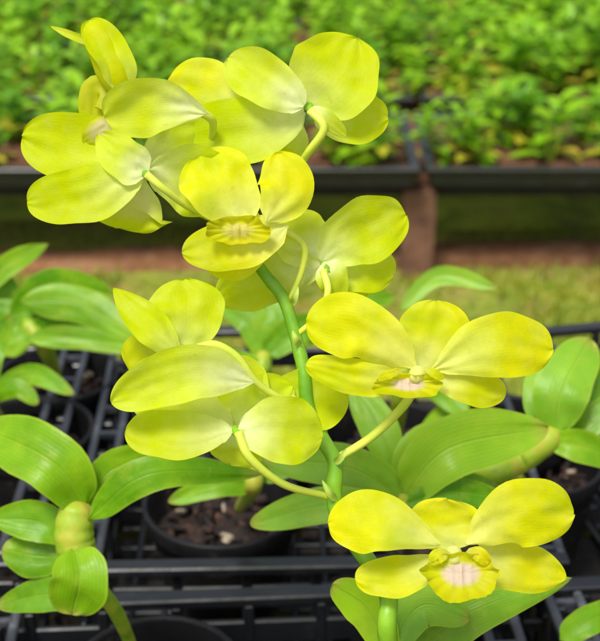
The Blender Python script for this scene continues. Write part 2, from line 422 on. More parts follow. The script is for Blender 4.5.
def lip_fan(parent, px, py, d, rx, ry, tip=-.5, lab=None, rot=0, col3=(.0, .22, 1)):
    """frilled lip: a shallow saucer whose rim waves, three keels down its middle; tip = how far (cm) the front rim reaches out"""
    nr, na = 14, 64; c = P(px, py, d); k = d / F; vs = []; uv = []; fs = []
    petal.n += 1; lop = petal.n
    for i in range(nr + 1):
        q = i / nr
        for j in range(na):
            a_ = 2 * math.pi * j / na; x, y = math.cos(a_), math.sin(a_)
            rim = q ** 3
            rr = q * (1 + rim * (.22 * noise.noise(Vector((x * 1.6, y * 1.6, lop))) + .045 * math.sin(a_ * 7 + 1) + .015 * math.sin(a_ * 13)) - .10 * rim * max(0, -y) ** 8)
            X, Y = rx * rr * x, ry * rr * y * (1.0 if y < 0 else .85)
            dep = .0035 * q * q * (1 - 1.6 * q * q) + (tip / 100) * max(0, -y) * q * .8 + .0010 * rim * math.sin(a_ * 13) + .0007 * rim * math.sin(a_ * 29 + 2)
            if abs(x * q) < .30: dep -= .0011 * max(0, math.cos(x * q / .30 * math.pi * 2.5)) * max(0, 1 - q * 1.2)
            w_ = c + RT * X * k + UP * Y * k + FW * dep
            vs.append(w_); uv.append((.42 + .80 * q, .5))
    for i in range(nr):
        for j in range(na): j2 = (j + 1) % na; fs.append((i * na + j, (i + 1) * na + j, (i + 1) * na + j2, i * na + j2))
    o = mesh_obj('lip', vs, fs, PETAL, parent, uv, color=(*col3, 1))
    if lab: o['label'] = lab
    return o

# F11 bottom, facing the camera
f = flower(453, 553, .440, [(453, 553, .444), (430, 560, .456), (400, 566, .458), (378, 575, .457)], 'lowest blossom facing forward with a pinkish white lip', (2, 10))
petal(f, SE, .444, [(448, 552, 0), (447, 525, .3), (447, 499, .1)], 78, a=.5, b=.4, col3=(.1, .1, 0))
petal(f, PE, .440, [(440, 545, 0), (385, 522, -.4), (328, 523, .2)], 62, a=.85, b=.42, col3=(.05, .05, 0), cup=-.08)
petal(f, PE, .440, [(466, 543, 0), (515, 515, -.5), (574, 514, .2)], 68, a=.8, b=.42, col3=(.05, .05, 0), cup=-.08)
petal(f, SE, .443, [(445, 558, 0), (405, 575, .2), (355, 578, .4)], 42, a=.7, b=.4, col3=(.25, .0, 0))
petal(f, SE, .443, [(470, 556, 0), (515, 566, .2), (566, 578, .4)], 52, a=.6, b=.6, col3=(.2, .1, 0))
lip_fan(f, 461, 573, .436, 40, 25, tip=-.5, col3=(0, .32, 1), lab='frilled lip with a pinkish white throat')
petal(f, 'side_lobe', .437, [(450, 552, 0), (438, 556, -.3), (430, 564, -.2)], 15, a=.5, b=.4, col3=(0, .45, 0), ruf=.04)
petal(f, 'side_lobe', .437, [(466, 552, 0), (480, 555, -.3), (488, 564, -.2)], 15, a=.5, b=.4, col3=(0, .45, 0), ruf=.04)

# F10 right, facing slightly down
f = flower(418, 374, .440, [(418, 378, .445), (405, 404, .453), (375, 434, .458), (350, 451, .46), (333, 460, .46)], 'right hand blossom with its two broad petals spread wide', (-4, 5), .0019)
petal(f, PE, .440, [(416, 368, 0), (364, 330, -.4), (306, 321, .1)], 64, a=.72, b=.44, col3=(.05, 0, 0), cup=-.08)
petal(f, PE, .440, [(432, 370, 0), (492, 346, -.6), (553, 349, .2)], 66, a=.8, b=.40, col3=(.15, 0, 0), cup=-.08)
petal(f, SE, .446, [(424, 374, 0), (434, 335, -.2), (437, 300, -.1)], 72, a=.5, b=.4, col3=(.15, 0, 0))
petal(f, SE, .443, [(410, 377, 0), (362, 378, -.3), (306, 364, .1)], 38, a=.6, b=.45, col3=(.1, .0, 0))
petal(f, SE, .443, [(430, 378, 0), (470, 386, -.3), (506, 394, .1)], 38, a=.6, b=.42, col3=(.1, .0, 0))
lip_fan(f, 408, 384, .437, 35, 13, tip=-.9, lab='small lip seen edge on, pinkish white inside')
petal(f, 'side_lobe', .436, [(404, 370, 0), (390, 374, -.3), (378, 380, -.2)], 9, a=.5, b=.4, col3=(0, .45, 0), ruf=.04)
petal(f, 'side_lobe', .436, [(424, 368, 0), (434, 373, -.3), (444, 379, -.2)], 9, a=.5, b=.4, col3=(0, .45, 0), ruf=.04)

# F9 back view, centre left
f = flower(235, 430, .445, [(238, 432, .441), (250, 458, .440), (283, 484, .448), (322, 495, .459), (334, 497, .46)], 'blossom seen from behind above the long green leaf', (4, 6), .0017)
petal(f, PE, .4485, [(232, 428, 0), (185, 408, .2), (132, 396, .5)], 56, a=.7, b=.5, col3=(.3, 0, 0), cup=.07)
petal(f, SE, .4425, [(232, 430, 0), (180, 436, -.2), (126, 430, .4)], 50, a=.65, b=.42, col3=(.3, 0, 0), cup=.07)
petal(f, SE, .449, [(236, 430, 0), (236, 446, -.1), (230, 464, .4)], 56, a=.5, b=.5, col3=(.9, 0, 0), cup=.07)
petal(f, PE, .4425, [(238, 430, 0), (280, 430, -.2), (322, 438, .5)], 66, a=.6, b=.5, col3=(.5, 0, 0), cup=.07)
petal(f, SE, .455, [(235, 428, 0), (228, 402, .3), (206, 374, .6)], 100, a=.5, b=.42, col3=(.35, 0, 0), cup=.07)
petal(f, PE, .456, [(240, 424, 0), (300, 402, .4), (347, 392, .8)], 66, tilt=-.1, a=.7, b=.4, col3=(.15, 0, 0), cup=.07)
petal(f, SE, .4525, [(238, 427, 0), (258, 404, .1), (292, 386, .6)], 50, a=.6, b=.5, col3=(.3, 0, 0), cup=.07)
petal(f, LI, .460, [(262, 415, 0), (300, 418, .5), (318, 420, .9)], 40, a=.5, b=.4, col3=(.2, 0, 0), ruf=.04)

# F8 left, side view
f = flower(190, 352, .440, [(198, 348, .439), (216, 345, .440), (238, 358, .442), (256, 382, .446), (278, 397, .452), (305, 406, .459)], 'side on blossom at the left with one pointed sepal raised', (-6, 4), .0017)
petal(f, PE, .443, [(180, 352, 0), (186, 315, -.2), (184, 279, .3)], 76, a=.6, b=.36, col3=(.1, 0, 0))
petal(f, SE, .438, [(178, 355, 0), (152, 326, -.3), (113, 288, .2)], 38, a=.75, b=.75, col3=(.05, 0, 0), fold=-.25)
petal(f, SE, .440, [(172, 350, 0), (148, 356, 1.0), (130, 372, 1.3)], 54, a=.5, b=.4, col3=(0, .45, 0))
petal(f, PE, .436, [(256, 382, .6), (190, 372, -.5), (111, 402, 0)], 56, a=.85, b=.6, col3=(.75, 0, 0), cup=.10, basew=.08)
petal(f, LI, .441, [(190, 352, 0), (160, 370, .6), (130, 388, 1.1)], 36, a=.5, b=.4, col3=(.05, .3, 0), ruf=.05)

# F7 centre right, back view
f = flower(325, 265, .462, [(323, 270, .458), (328, 292, .456), (318, 316, .458), (298, 334, .462)], 'blossom seen from behind to the right of the upper stem', (3, 8), .0015)
petal(f, PE, .464, [(322, 262, 0), (352, 236, -.2), (406, 215, .4)], 66, a=.7, b=.34, col3=(.35, 0, 0), cup=.07)
petal(f, SE, .468, [(324, 264, 0), (358, 266, 0), (394, 274, .5)], 52, a=.5, b=.38, col3=(.3, 0, 0), cup=.05)
petal(f, SE, .467, [(320, 262, 0), (300, 238, 0), (284, 214, .4)], 60, a=.6, b=.5, col3=(.8, 0, 0), cup=.05)
petal(f, PE, .470, [(322, 264, -.4), (268, 278, 0), (216, 298, .5)], 54, a=.6, b=.5, col3=(.3, 0, 0), cup=.07)
petal(f, SE, .460, [(324, 262, 0), (332, 276, -.2), (338, 302, .3)], 34, a=.6, b=.6, col3=(1, 0, 0))
petal(f, LI, .469, [(330, 268, 0), (352, 282, .6), (366, 296, .9)], 40, a=.5, b=.4, col3=(.2, .0, 0), ruf=.05)

# F6 centre, facing down left
f = flower(252, 218, .450, [(262, 226, .456), (286, 232, .457), (304, 246, .458), (302, 270, .461), (290, 300, .463)], 'drooping blossom in the middle with an olive tinted lip', (-8, 4), .0015)
petal(f, PE, .4465, [(252, 224, -.1), (222, 186, -.2), (200, 152, .2)], 74, a=.6, b=.36, col3=(.15, 0, 0))
petal(f, SE, .4425, [(266, 222, 0), (286, 190, 0), (278, 152, .3)], 56, a=.6, b=.46, col3=(.05, .05, 0))
lip_fan(f, 238, 230, .4405, 33, 16, tip=.15, col3=(0, .55, .30), lab='frilled lip with its underside shade painted olive')  # olive in the colour stands in for shade on the underside
petal(f, SE, .446, [(288, 226, 0), (236, 244, -.2), (182, 252, .2)], 52, a=.5, b=.5, col3=(.15, .1, 0))
petal(f, PE, .453, [(268, 226, 0), (240, 258, .3), (206, 266, .6)], 40, a=.5, b=.5, col3=(.1, 0, 0))

# F4 top, back view
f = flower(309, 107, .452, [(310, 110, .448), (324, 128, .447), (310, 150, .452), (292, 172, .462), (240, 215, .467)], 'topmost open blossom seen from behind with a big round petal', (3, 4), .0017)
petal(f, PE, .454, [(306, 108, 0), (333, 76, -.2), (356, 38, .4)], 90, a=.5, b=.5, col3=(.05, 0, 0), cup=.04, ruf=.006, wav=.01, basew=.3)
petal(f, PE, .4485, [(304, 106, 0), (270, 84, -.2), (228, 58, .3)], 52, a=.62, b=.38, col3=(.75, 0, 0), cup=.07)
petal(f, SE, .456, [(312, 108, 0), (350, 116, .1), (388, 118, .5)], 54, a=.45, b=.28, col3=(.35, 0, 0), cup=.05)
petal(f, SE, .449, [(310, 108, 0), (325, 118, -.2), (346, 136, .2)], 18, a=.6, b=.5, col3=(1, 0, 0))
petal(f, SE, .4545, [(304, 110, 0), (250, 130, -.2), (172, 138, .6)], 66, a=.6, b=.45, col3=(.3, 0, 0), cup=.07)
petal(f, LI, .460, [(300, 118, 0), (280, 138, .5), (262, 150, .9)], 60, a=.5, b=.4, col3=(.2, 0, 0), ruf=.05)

# F5 pale petals behind, left of the top blossom
f = flower(246, 118, .462, [(242, 116, .463), (212, 126, .466), (206, 150, .468)], 'half hidden pale blossom between the top two', (-4, -4), .0014)
petal(f, PE, .460, [(262, 118, 0), (215, 96, -.3), (168, 82, .3)], 66, a=.6, b=.42, col3=(.45, 0, 0))
petal(f, PE, .464, [(236, 116, 0), (222, 92, .3), (208, 70, .6)], 50, a=.6, b=.42, col3=(.5, 0, 0))
petal(f, SE, .464, [(250, 118, 0), (230, 140, .3), (205, 150, .6)], 44, a=.6, b=.42, col3=(.3, 0, 0))

# F3 left, back view
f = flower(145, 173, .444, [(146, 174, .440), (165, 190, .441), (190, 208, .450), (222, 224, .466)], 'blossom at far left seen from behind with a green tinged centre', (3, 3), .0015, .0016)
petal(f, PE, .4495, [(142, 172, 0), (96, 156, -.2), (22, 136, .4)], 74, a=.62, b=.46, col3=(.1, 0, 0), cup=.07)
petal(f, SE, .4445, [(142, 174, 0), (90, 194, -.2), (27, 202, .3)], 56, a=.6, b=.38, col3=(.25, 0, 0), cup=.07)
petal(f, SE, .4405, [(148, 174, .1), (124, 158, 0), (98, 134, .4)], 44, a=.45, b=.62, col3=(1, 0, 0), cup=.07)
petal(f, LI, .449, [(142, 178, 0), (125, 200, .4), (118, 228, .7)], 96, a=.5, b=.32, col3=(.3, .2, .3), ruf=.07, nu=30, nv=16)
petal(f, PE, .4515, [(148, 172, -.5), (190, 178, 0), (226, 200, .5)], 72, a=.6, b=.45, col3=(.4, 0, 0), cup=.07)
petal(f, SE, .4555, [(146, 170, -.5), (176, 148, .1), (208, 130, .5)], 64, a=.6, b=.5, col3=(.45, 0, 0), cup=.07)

# F2 upper left, side view, white striped back
f = flower(126, 108, .446, [(200, 112, .444), (212, 120, .448), (212, 134, .456), (206, 150, .466)], 'side on blossom below the bud with a pale striped back', (-5, 2), .0017)
petal(f, PE, .440, [(210, 114, 0), (160, 104, -.4), (104, 116, .2)], 58, a=1.0, b=.45, col3=(.8, 0, 0), cup=.12, basew=.06)
petal(f, SE, .446, [(122, 110, 0), (98, 92, .2), (90, 126, .4)], 34, a=.5, b=.4, col3=(0, .55, 0))
petal(f, LI, .444, [(124, 118, 0), (100, 130, 0), (84, 144, .4)], 24, a=.5, b=.4, col3=(.1, .7, .6), ruf=.06)
petal(f, PE, .449, [(120, 112, 0), (98, 108, .4), (84, 102, .7)], 36, a=.5, b=.4, col3=(0, .3, 0))

# bud
b0, b1 = P(124, 92, .446), P(86, 24, .446)
mb = MB()
mb.tube(spline([b0, P(110, 64, .444), P(96, 36, .444), P(88, 26, .445)], 30), lambda t: .0060 * (max(.02, math.sin(math.pi * (t * .86 + .12)) ** .55)) * (1.0 + .12 * math.sin(t * 9)), 20)
vs = []
for i, v in enumerate(mb.v):
    k = i % 20; a_ = 2 * math.pi * k / 20
    ctr = None
    vs.append(v)
bud = mesh_obj('flower_bud', vs, mb.f, PETAL, orchid, [(.75 - .0 * i, (i % 20) / 20) for i in range(len(vs))], color=(.05, .08, 0, 1))
bud['label'] = 'closed yellow bud at the tip of the spray'
tube_part('pedicel', [P(118, 88, .446), P(134, 84, .450), (P(158, 84, .456)), P(182, 92, .462), P(196, 108, .468)], .0013, .0014, PEDI, bud, 10, 24)
petal(bud, SE, .4415, [(124, 90, .2), (113, 58, -.2), (88, 21, .2)], 38, a=.5, b=.42, cup=.22, col3=(.05, 0, 0), basew=.35)
petal(bud, SE, .4412, [(104, 46, .5), (78, 38, 0), (50, 26, .2)], 9, a=.5, b=.7, cup=.12, col3=(.3, .0, 0), basew=.8)

for (bx, by, bd, tx, ty) in ((336, 500, .457, 322, 480), (335, 463, .457, 348, 447), (306, 408, .457, 292, 394), (292, 304, .460, 298, 286), (300, 345, .459, 292, 330), (338, 528, .457, 346, 508)):
    petal.n += 1
    blade('bract', [P(bx, by, bd), P((bx + tx) / 2, (by + ty) / 2 + 2, bd - .003), P(tx, ty, bd - .002)], .0026, BRACT, orchid, a=.4, b=.8, basew=.8, cup=.25, nu=10, nv=6, seed=petal.n)

# leaves of the flowering plant, low and close to the camera
leaf(orchid, .50, [(384, 660, 0), (420, 606, 0), (470, 618, 0)], 44, col3=(0, .35, 0), b=.5)
leaf(orchid, .50, [(395, 668, 0), (370, 612, 0), (332, 584, 0)], 42, col3=(.5, 0, 0), b=.45)
leaf(orchid, .51, [(392, 668, 0), (470, 612, -.3), (572, 578, .3)], 50, col3=(.15, .1, 0), b=.8)

# ================================================================== OTHER PLANTS IN THE NEAR CRATES
ZR = .72     # rim height of the near crates
def potplant(c, label, group='young orchids potted in the near crates', seed=0, r=.045, name='potted_orchid'):
    e = empty(name, (c[0], c[1], c[2] - .085), label, 'orchid', group)
    add_pot(e, c, r=r, seed=seed); return e
def cane(parent, pts, r0, r1, bulge=.25, n=26):
    return tube_part('pseudobulb', pts, r0, r1, CANE, parent, 14, n, lambda t: (1 + bulge * math.sin(math.pi * t) + .06 * abs(math.sin(t * 5 * math.pi))) * (1 if t < .85 else max(.05, 1 - ((t - .85) / .15) ** 2) ** .5) - 1)

# B: left front plant
c = G(158, 658, ZR + .0)
c = Vector((c.x, c.y - .01, ZR))
b = potplant(c, 'leafy young orchid at lower left with a fat yellow green pseudobulb', seed=11)
cane(b, [c + Vector((-.005, 0, -.012)), P(116, 612, .60), P(80, 572, .585), P(76, 545, .58)], .0022, .0055, .05)
cane(b, [P(80, 560, .582), P(74, 535, .58), P(78, 500, .58)], .0078, .0072, .15)
leaf(b, .58, [(86, 508, 0), (52, 462, -1), (-16, 428, 1)], 62, col3=(.2, 0, 0), b=.45)
leaf(b, .585, [(82, 512, 0), (112, 470, 0), (172, 448, 1.5)], 36, col3=(.15, 0, 0))
leaf(b, .575, [(88, 520, 0), (150, 474, -1), (262, 474, 1)], 36, col3=(.05, 0, 0), b=.7)
leaf(b, .572, [(74, 548, 0), (80, 578, -.8), (72, 614, 0)], 58, col3=(.25, 0, 0), a=.45, b=.35, basew=.4)
leaf(b, .585, [(70, 540, 0), (40, 522, 0), (-8, 518, 0)], 40, col3=(.1, 0, 0), b=.5)
leaf(b, .59, [(66, 556, 0), (36, 556, 0), (2, 548, 0)], 44, col3=(.1, 0, .1), b=.5)
leaf(b, .59, [(100, 604, 0), (50, 594, 0), (-4, 606, .5)], 34, col3=(.1, 0, 0), b=.6)

# C: centre-right plant with the broad leaf
c = Vector((.085, .66, ZR + .0))
p_ = potplant(c, 'young orchid behind the lowest blossom with a broad upright leaf', seed=12)
cane(p_, [c + Vector((0, 0, -.012)), P(408, 530, .62), P(402, 492, .60)], .005, .0058, .1)
leaf(p_, .60, [(402, 498, 0), (450, 448, -.8), (548, 428, 1.2)], 62, col3=(.35, .15, 0), b=.55)
leaf(p_, .61, [(402, 492, 0), (430, 480, .6), (500, 488, 1.4)], 34, col3=(0, 0, .1))
leaf(p_, .60, [(404, 500, 0), (350, 468, -.5), (262, 458, 1)], 46, col3=(.2, .25, 0), b=.55)
leaf(p_, .62, [(400, 488, 0), (420, 450, .4), (470, 425, 1.5)], 42, col3=(.2, .35, 0), b=.5)
leaf(p_, .63, [(398, 480, 0), (380, 430, .4), (352, 384, 1.5)], 38, col3=(.2, .3, 0), b=.5)
leaf(p_, .59, [(398, 508, 0), (330, 504, -.5), (250, 524, .5)], 36, col3=(.1, .35, 0), b=.5)
leaf(p_, .595, [(404, 505, 0), (450, 492, 0), (506, 500, .5)], 30, col3=(0, 0, .15), b=.5)

# D: right edge plant
c = Vector((.158, .735, ZR))
p_ = potplant(c, 'young orchid at the right edge with pale upright leaves', seed=13)
cane(p_, [c + Vector((-.01, -.01, -.012)), P(486, 478, .66), P(520, 458, .655), P(560, 430, .65)], .0035, .007, .35)
leaf(p_, .65, [(556, 436, 0), (562, 390, -.5), (590, 338, 1)], 56, col3=(.1, .25, 0), b=.45)
leaf(p_, .66, [(560, 436, 0), (596, 400, 0), (640, 372, 1)], 62, col3=(.1, .1, 0), b=.45)
leaf(p_, .65, [(548, 442, 0), (580, 446, -.4), (640, 466, 0)], 32, col3=(.15, .0, 0), b=.5)
leaf(p_, .655, [(548, 436, 0), (540, 400, .4), (544, 352, 1.6)], 34, col3=(.05, .25, 0), b=.5)
leaf(p_, .655, [(520, 460, 0), (480, 452, .4), (440, 470, .8)], 30, col3=(.3, .0, 0), b=.5)

# E: pot behind the long leaf
c = G(222, 500, ZR); c = Vector((c.x, c.y, ZR))
p_ = potplant(c, 'small orchid in the round black pot behind the long arching leaf', seed=14, r=.05)
cane(p_, [c + Vector((0.01, .01, -.014)), P(252, 488, .70), P(255, 470, .70)], .003, .0045, .3)
leaf(p_, .70, [(258, 486, 0), (220, 484, -1), (168, 502, -1)], 26, col3=(.1, .1, 0), b=.6)
leaf(p_, .70, [(254, 478, 0), (240, 430, 0), (208, 400, 2)], 32, col3=(.0, 0, .1), b=.6)
leaf(p_, .70, [(256, 482, 0), (300, 440, 0), (330, 372, 2)], 40, col3=(.0, .1, .1), b=.6)

# F: left back plants
c = G(28, 428, ZR); c = Vector((c.x, c.y, ZR))
p_ = potplant(c, 'young orchid at the left edge in the nearer pot of the left crate', seed=15)
cane(p_, [c + Vector((-.012, 0, -.014)), P(-12, 405, .80), P(-14, 388, .80)], .0035, .005, .3)
leaf(p_, .80, [(-12, 396, 0), (30, 374, 0), (74, 394, -1)], 22, col3=(.1, 0, 0), b=.6)
leaf(p_, .80, [(-12, 400, 0), (16, 388, -.8), (38, 404, -1)], 20, col3=(.1, 0, 0), b=.6)
leaf(p_, .80, [(-12, 394, 0), (-8, 350, 0), (12, 316, 2)], 26, col3=(0, 0, .1), b=.6)
c = G(58, 372, ZR); c = Vector((c.x, c.y, ZR))
p_ = potplant(c, 'leafy orchid in the far pot of the left crate with long pointed leaves', seed=16)
cane(p_, [c + Vector((0, 0, -.014)), P(46, 350, .88), P(24, 318, .87)], .0035, .005, .3)
leaf(p_, .87, [(10, 324, 0), (50, 284, 0), (118, 296, 1)], 32, col3=(.0, 0, .1), b=.6)
leaf(p_, .86, [(20, 300, 0), (82, 306, 0), (142, 338, -1)], 38, col3=(.15, .1, 0), b=.65)
leaf(p_, .86, [(26, 338, 0), (80, 338, 0), (146, 352, -1)], 24, col3=(.1, .2, 0), b=.65)
leaf(p_, .87, [(-30, 300, 0), (6, 266, 0), (48, 244, 1)], 24, col3=(.25, .1, 0), b=.7)
leaf(p_, .87, [(36, 338, 0), (20, 318, 0), (-20, 306, 0)], 32, col3=(0, 0, .1), b=.6)
leaf(p_, .88, [(20, 310, 0), (-8, 280, 0), (-40, 270, 0)], 32, col3=(.1, 0, .1), b=.6)
leaf(p_, .87, [(34, 340, 0), (60, 322, 0), (124, 318, 1)], 30, col3=(0, 0, .25), b=.6)
leaf(p_, .86, [(30, 345, 0), (10, 342, 0), (-30, 352, 1)], 30, col3=(.0, .2, 0), b=.6)
# G: mid back plants
c = G(388, 432, ZR); c = Vector((c.x, c.y, ZR))
p_ = potplant(c, 'young orchid in the middle crate, its pot just below the right hand blossom', seed=17)
cane(p_, [c + Vector((.004, 0, -.014)), P(400, 400, .80), P(402, 350, .80)], .0035, .005, .3)
leaf(p_, .80, [(402, 352, 0), (370, 306, 0), (396, 296, 1)], 22, col3=(.1, .1, 0), b=.6)
leaf(p_, .80, [(400, 310, 1), (440, 276, 1), (498, 288, 0)], 20, col3=(.1, .45, 0), b=.6)
leaf(p_, .80, [(402, 360, 0), (440, 390, 0), (472, 420, -1)], 26, col3=(.1, 0, .1), b=.6)
c = G(505, 425, ZR); c = Vector((c.x, c.y, ZR))
p_ = potplant(c, 'small orchid in the pot at the right end of the middle crate', seed=18)
cane(p_, [c + Vector((.012, 0.01, -.014)), P(470, 396, .82), P(462, 372, .82)], .003, .0045, .3)
leaf(p_, .82, [(466, 380, 0), (440, 350, 0), (404, 340, 1)], 28, col3=(.1, .1, 0), b=.6)
leaf(p_, .81, [(470, 400, 0), (450, 410, 0), (420, 432, 0)], 22, col3=(.2, .1, 0), b=.6)
c = G(262, 408, ZR); c = Vector((c.x, c.y, ZR))
p_ = potplant(c, 'young orchid in the middle crate, half hidden behind the spray', seed=19)
cane(p_, [c + Vector((0, 0, -.014)), P(262, 380, .84), P(264, 350, .84)], .0035, .005, .3)
leaf(p_, .84, [(264, 360, 0), (250, 318, 0), (214, 300, 1)], 34, col3=(.1, .15, 0), b=.6)
leaf(p_, .84, [(262, 356, 0), (300, 330, 0), (330, 336, 1)], 34, col3=(.0, .1, 0), b=.6)
leaf(p_, .83, [(262, 366, 0), (234, 362, 0), (206, 352, 0)], 26, col3=(.05, .1, 0), b=.6)
leaf(p_, .84, [(266, 352, 0), (276, 318, 0), (262, 288, 1)], 26, col3=(.0, .1, .1), b=.6)
# H: front right, mostly hidden
c = Vector((.135, .50, ZR))
p_ = potplant(c, 'pot at the lower right corner half hidden by the lowest blossom', seed=20)
cane(p_, [c + Vector((0, 0, -.014)), c + Vector((.004, 0, .02)), c + Vector((.006, .004, .035))], .004, .005, .3)
leaf(p_, .62, [(560, 640, 0), (590, 620, 0), (640, 600, 1)], 30, col3=(.1, .0, 0), b=.6)

# ------------------------------------------------------------------ crates
CW, CD, CH = .30, .325, .095
def rail(mb, x0, y0, x1, y1, z, hh, th):
    c = Vector(((x0 + x1) / 2, (y0 + y1) / 2, z)); L_ = math.hypot(x1 - x0, y1 - y0)
    mb.box(c, (L_, th, hh), Matrix.Rotation(math.atan2(y1 - y0, x1 - x0), 3, 'Z'), min(hh, th) * .22)
def crate(loc, rz, label):
    root = empty('plastic_crate', loc, label, 'crate', 'black plastic crates holding the pots', rz)
    W, D = CW / 2, CD / 2
    for s in (-1, 1):
        er = MB(); er.box((0, s * (D - .007), -.003), (CW, .011, .006), None, .0011)
        er.build('end_rail', BLACK, root, local=True)
        mb = MB()
        for q in (.003, .020):
            mb.box((s * (W - q), 0, -.0035), (.005, CD - .027, .006), None, .0012)
        for k in range(9): mb.box((s * (W - .0115), -D + .02 + k * (CD - .04) / 8, -.0045), (.0125, .004, .004))
        mb.build('side_rail', RIMM, root, local=True)
    for s in (-1, 1):
        a = MB()
        for z in (-.026, -.052, CH * -1 + .004): a.box((0, s * (D - .009), z), (CW - .024, .004, .008 if z < -.03 else .016), None, .001)
        for k in range(7): a.box((-W + .026 + k * (CW - .052) / 6, s * (D - .009), -CH / 2 - .003), (.006, .0065, CH - .006), None, .001)
        a.build('side_wall', BLACK, root, local=True)
        a = MB()
        for z in (-.026, -.052, CH * -1 + .004): a.box((s * (W - .009), 0, z), (.004, CD - .024, .008), None, .001)
        for k in range(8): a.box((s * (W - .009), -D + .02 + k * (CD - .04) / 7, -CH / 2 - .003), (.0065, .006, CH - .006), None, .001)
        a.build('side_wall', BLACK, root, local=True)
    a = MB()
    for k in range(12): a.box((-W + .03 + k * (CW - .06) / 11, 0, -CH + .0045), (.004, CD - .03, .005), None, .001)
    for k in range(12): a.box((0, -D + .03 + k * (CD - .06) / 11, -CH + .0025), (CW - .03, .004, .003), None, .0008)
    a.build('floor_grid', BLACK, root, local=True)
    return root
for x, y, rz, lab in ((0.005, .775, .03, 'black slatted crate in the middle holding three young orchids behind the stem'),
                      (-.312, .775, 0.02, 'black slatted crate at the left edge holding two leafy orchids'),
                      (.352, .80, .20, 'black slatted crate at the right edge, turned slightly'),
                      (-.02, .435, .06, 'nearest black crate along the bottom of the picture'),
                      (-.335, .43, .05, 'black crate at the lower left corner beneath the fat pseudobulb'),
                      (.30, .455, .08, 'black crate at the lower right corner beside the lowest blossom')):
    crate((x, y, ZR), rz, lab)

# near bench
tb = empty('plant_bench', (0, .5, 0), 'dark weathered slatted bench under the near black crates', 'bench')
a = MB()
for k in range(9): a.box((0, .12 + k * .105, ZR - CH - .022), (1.5, .085, .022), None, .003)
a.build('bench_top', DARKW, tb)
for s in (-1, 1):
    for y in (.15, .92):
        a = MB(); a.box((s * .62, y, (ZR - CH - .034) / 2), (.06, .06, ZR - CH - .034), None, .004); a.build('leg', DARKW, tb)
# a little spilled mix between the crates
sp_ = MB(); rnd = random.Random(4)
for k in range(900):
    M = Matrix.Rotation(rnd.uniform(0, 6), 3, Vector((rnd.random(), rnd.random(), 1)).normalized())
    sp_.box((rnd.uniform(-.5, .5), rnd.uniform(.15, .99), ZR - CH - .006 + rnd.uniform(0, .003)), (rnd.uniform(.004, .016), rnd.uniform(.004, .01), rnd.uniform(.003, .007)), M, .001)
tag(sp_.build('spilled_bark', PERL if False else BARK, None), 'loose bark chips and grit scattered over the bench under the crates', 'bark chips', kind='stuff')

# ================================================================== FAR BENCH
YB = 2.58; ZB = .238
fb = empty('display_bench', (0, YB + .7, 0), 'low brown wooden bench carrying rows of black seedling trays', 'bench')
a = MB()
for k in range(14): a.box((0, YB + .14 + k * .13, ZB - .018), (4.6, .10, .022), None, .003)
a.build('bench_top', WOOD, fb)
a = MB(); a.box((0, YB + .10, ZB - .042), (4.6, .03, .024), None, .003); a.box((0, YB + 1.45, ZB - .05), (4.6, .035, .038), None, .003); a.build('rail', DARKW, fb)
for x in (-1.9, -.98, .262, 1.4, 2.2):
    for y in (YB + .075, YB + 1.35):
        a = MB(); a.box((x, y, (ZB - .031) / 2), (.074, .05, ZB - .031), None, .004); a.build('leg', WOOD, fb)
TW, TD = .62, .40
def tray(x, y, rz, lab):
    root = empty('seedling_tray', (x, y, ZB - .005), lab, 'tray', 'black seedling trays on the far bench', rz)
    a = MB(); W, D = TW / 2, TD / 2
    for s in (-1, 1):
        a.box((0, s * (D - .01), .040), (TW, .022, .008), None, .002); a.box((s * (W - .01), 0, .0395), (.022, TD - .045, .008), None, .002)
    a.build('rim', BLACK, root, local=True)
    a = MB()
    for s in (-1, 1):
        a.box((0, s * (D - .013), .019), (TW - .03, .006, .034), None, .001); a.box((s * (W - .013), 0, .019), (.006, TD - .034, .033), None, .001)
    a.box((0, 0, .003), (TW - .03, TD - .03, .005), None, .001)
    a.build('tray_body', BLACK, root, local=True)
    n, vs, fs = 30, [], []
    for i in range(n + 1):
        for j in range(n + 1):
            xx, yy = (-.5 + i / n) * (TW - .045), (-.5 + j / n) * (TD - .045)
            vs.append((xx, yy, .030 + .010 * noise.noise(Vector((xx * 30 + x * 9, yy * 30, y * 3)))))
    for i in range(n):
        for j in range(n): k = i * (n + 1) + j; fs.append((k, k + n + 1, k + n + 2, k + 1))
    mesh_obj('soil', vs, fs, SOIL, root, local=True)
    return root
trays = []
rows = [YB + .20, YB + .73, YB + 1.17, YB + 1.60]
front_labels = {-2: 'far left tray on the front row of the far bench', -1: 'front row tray behind the yellow blossoms at upper left', 0: 'front row tray whose right end meets its neighbour above the brown post', 1: 'front row tray at the right edge above the grass'}
for r_, y in enumerate(rows):
    for i in range(-3, 3):
        x = .262 + (i + .5) * .635 + (.0 if r_ == 0 else .03 * r_)
        if r_ == 0: lab = {-3: 'outermost left tray of the front row', -2: 'front row tray at the left edge of the far bench', -1: 'front row tray ending above the brown bench post', 0: 'front row tray starting at the brown bench post', 1: 'front row tray beyond the right edge', 2: 'outermost right tray of the front row'}[i]
        else: lab = 'black seedling tray under dense foliage behind the front row of trays'
        trays.append(tray(x, y, random.uniform(-.012, .012) , lab))

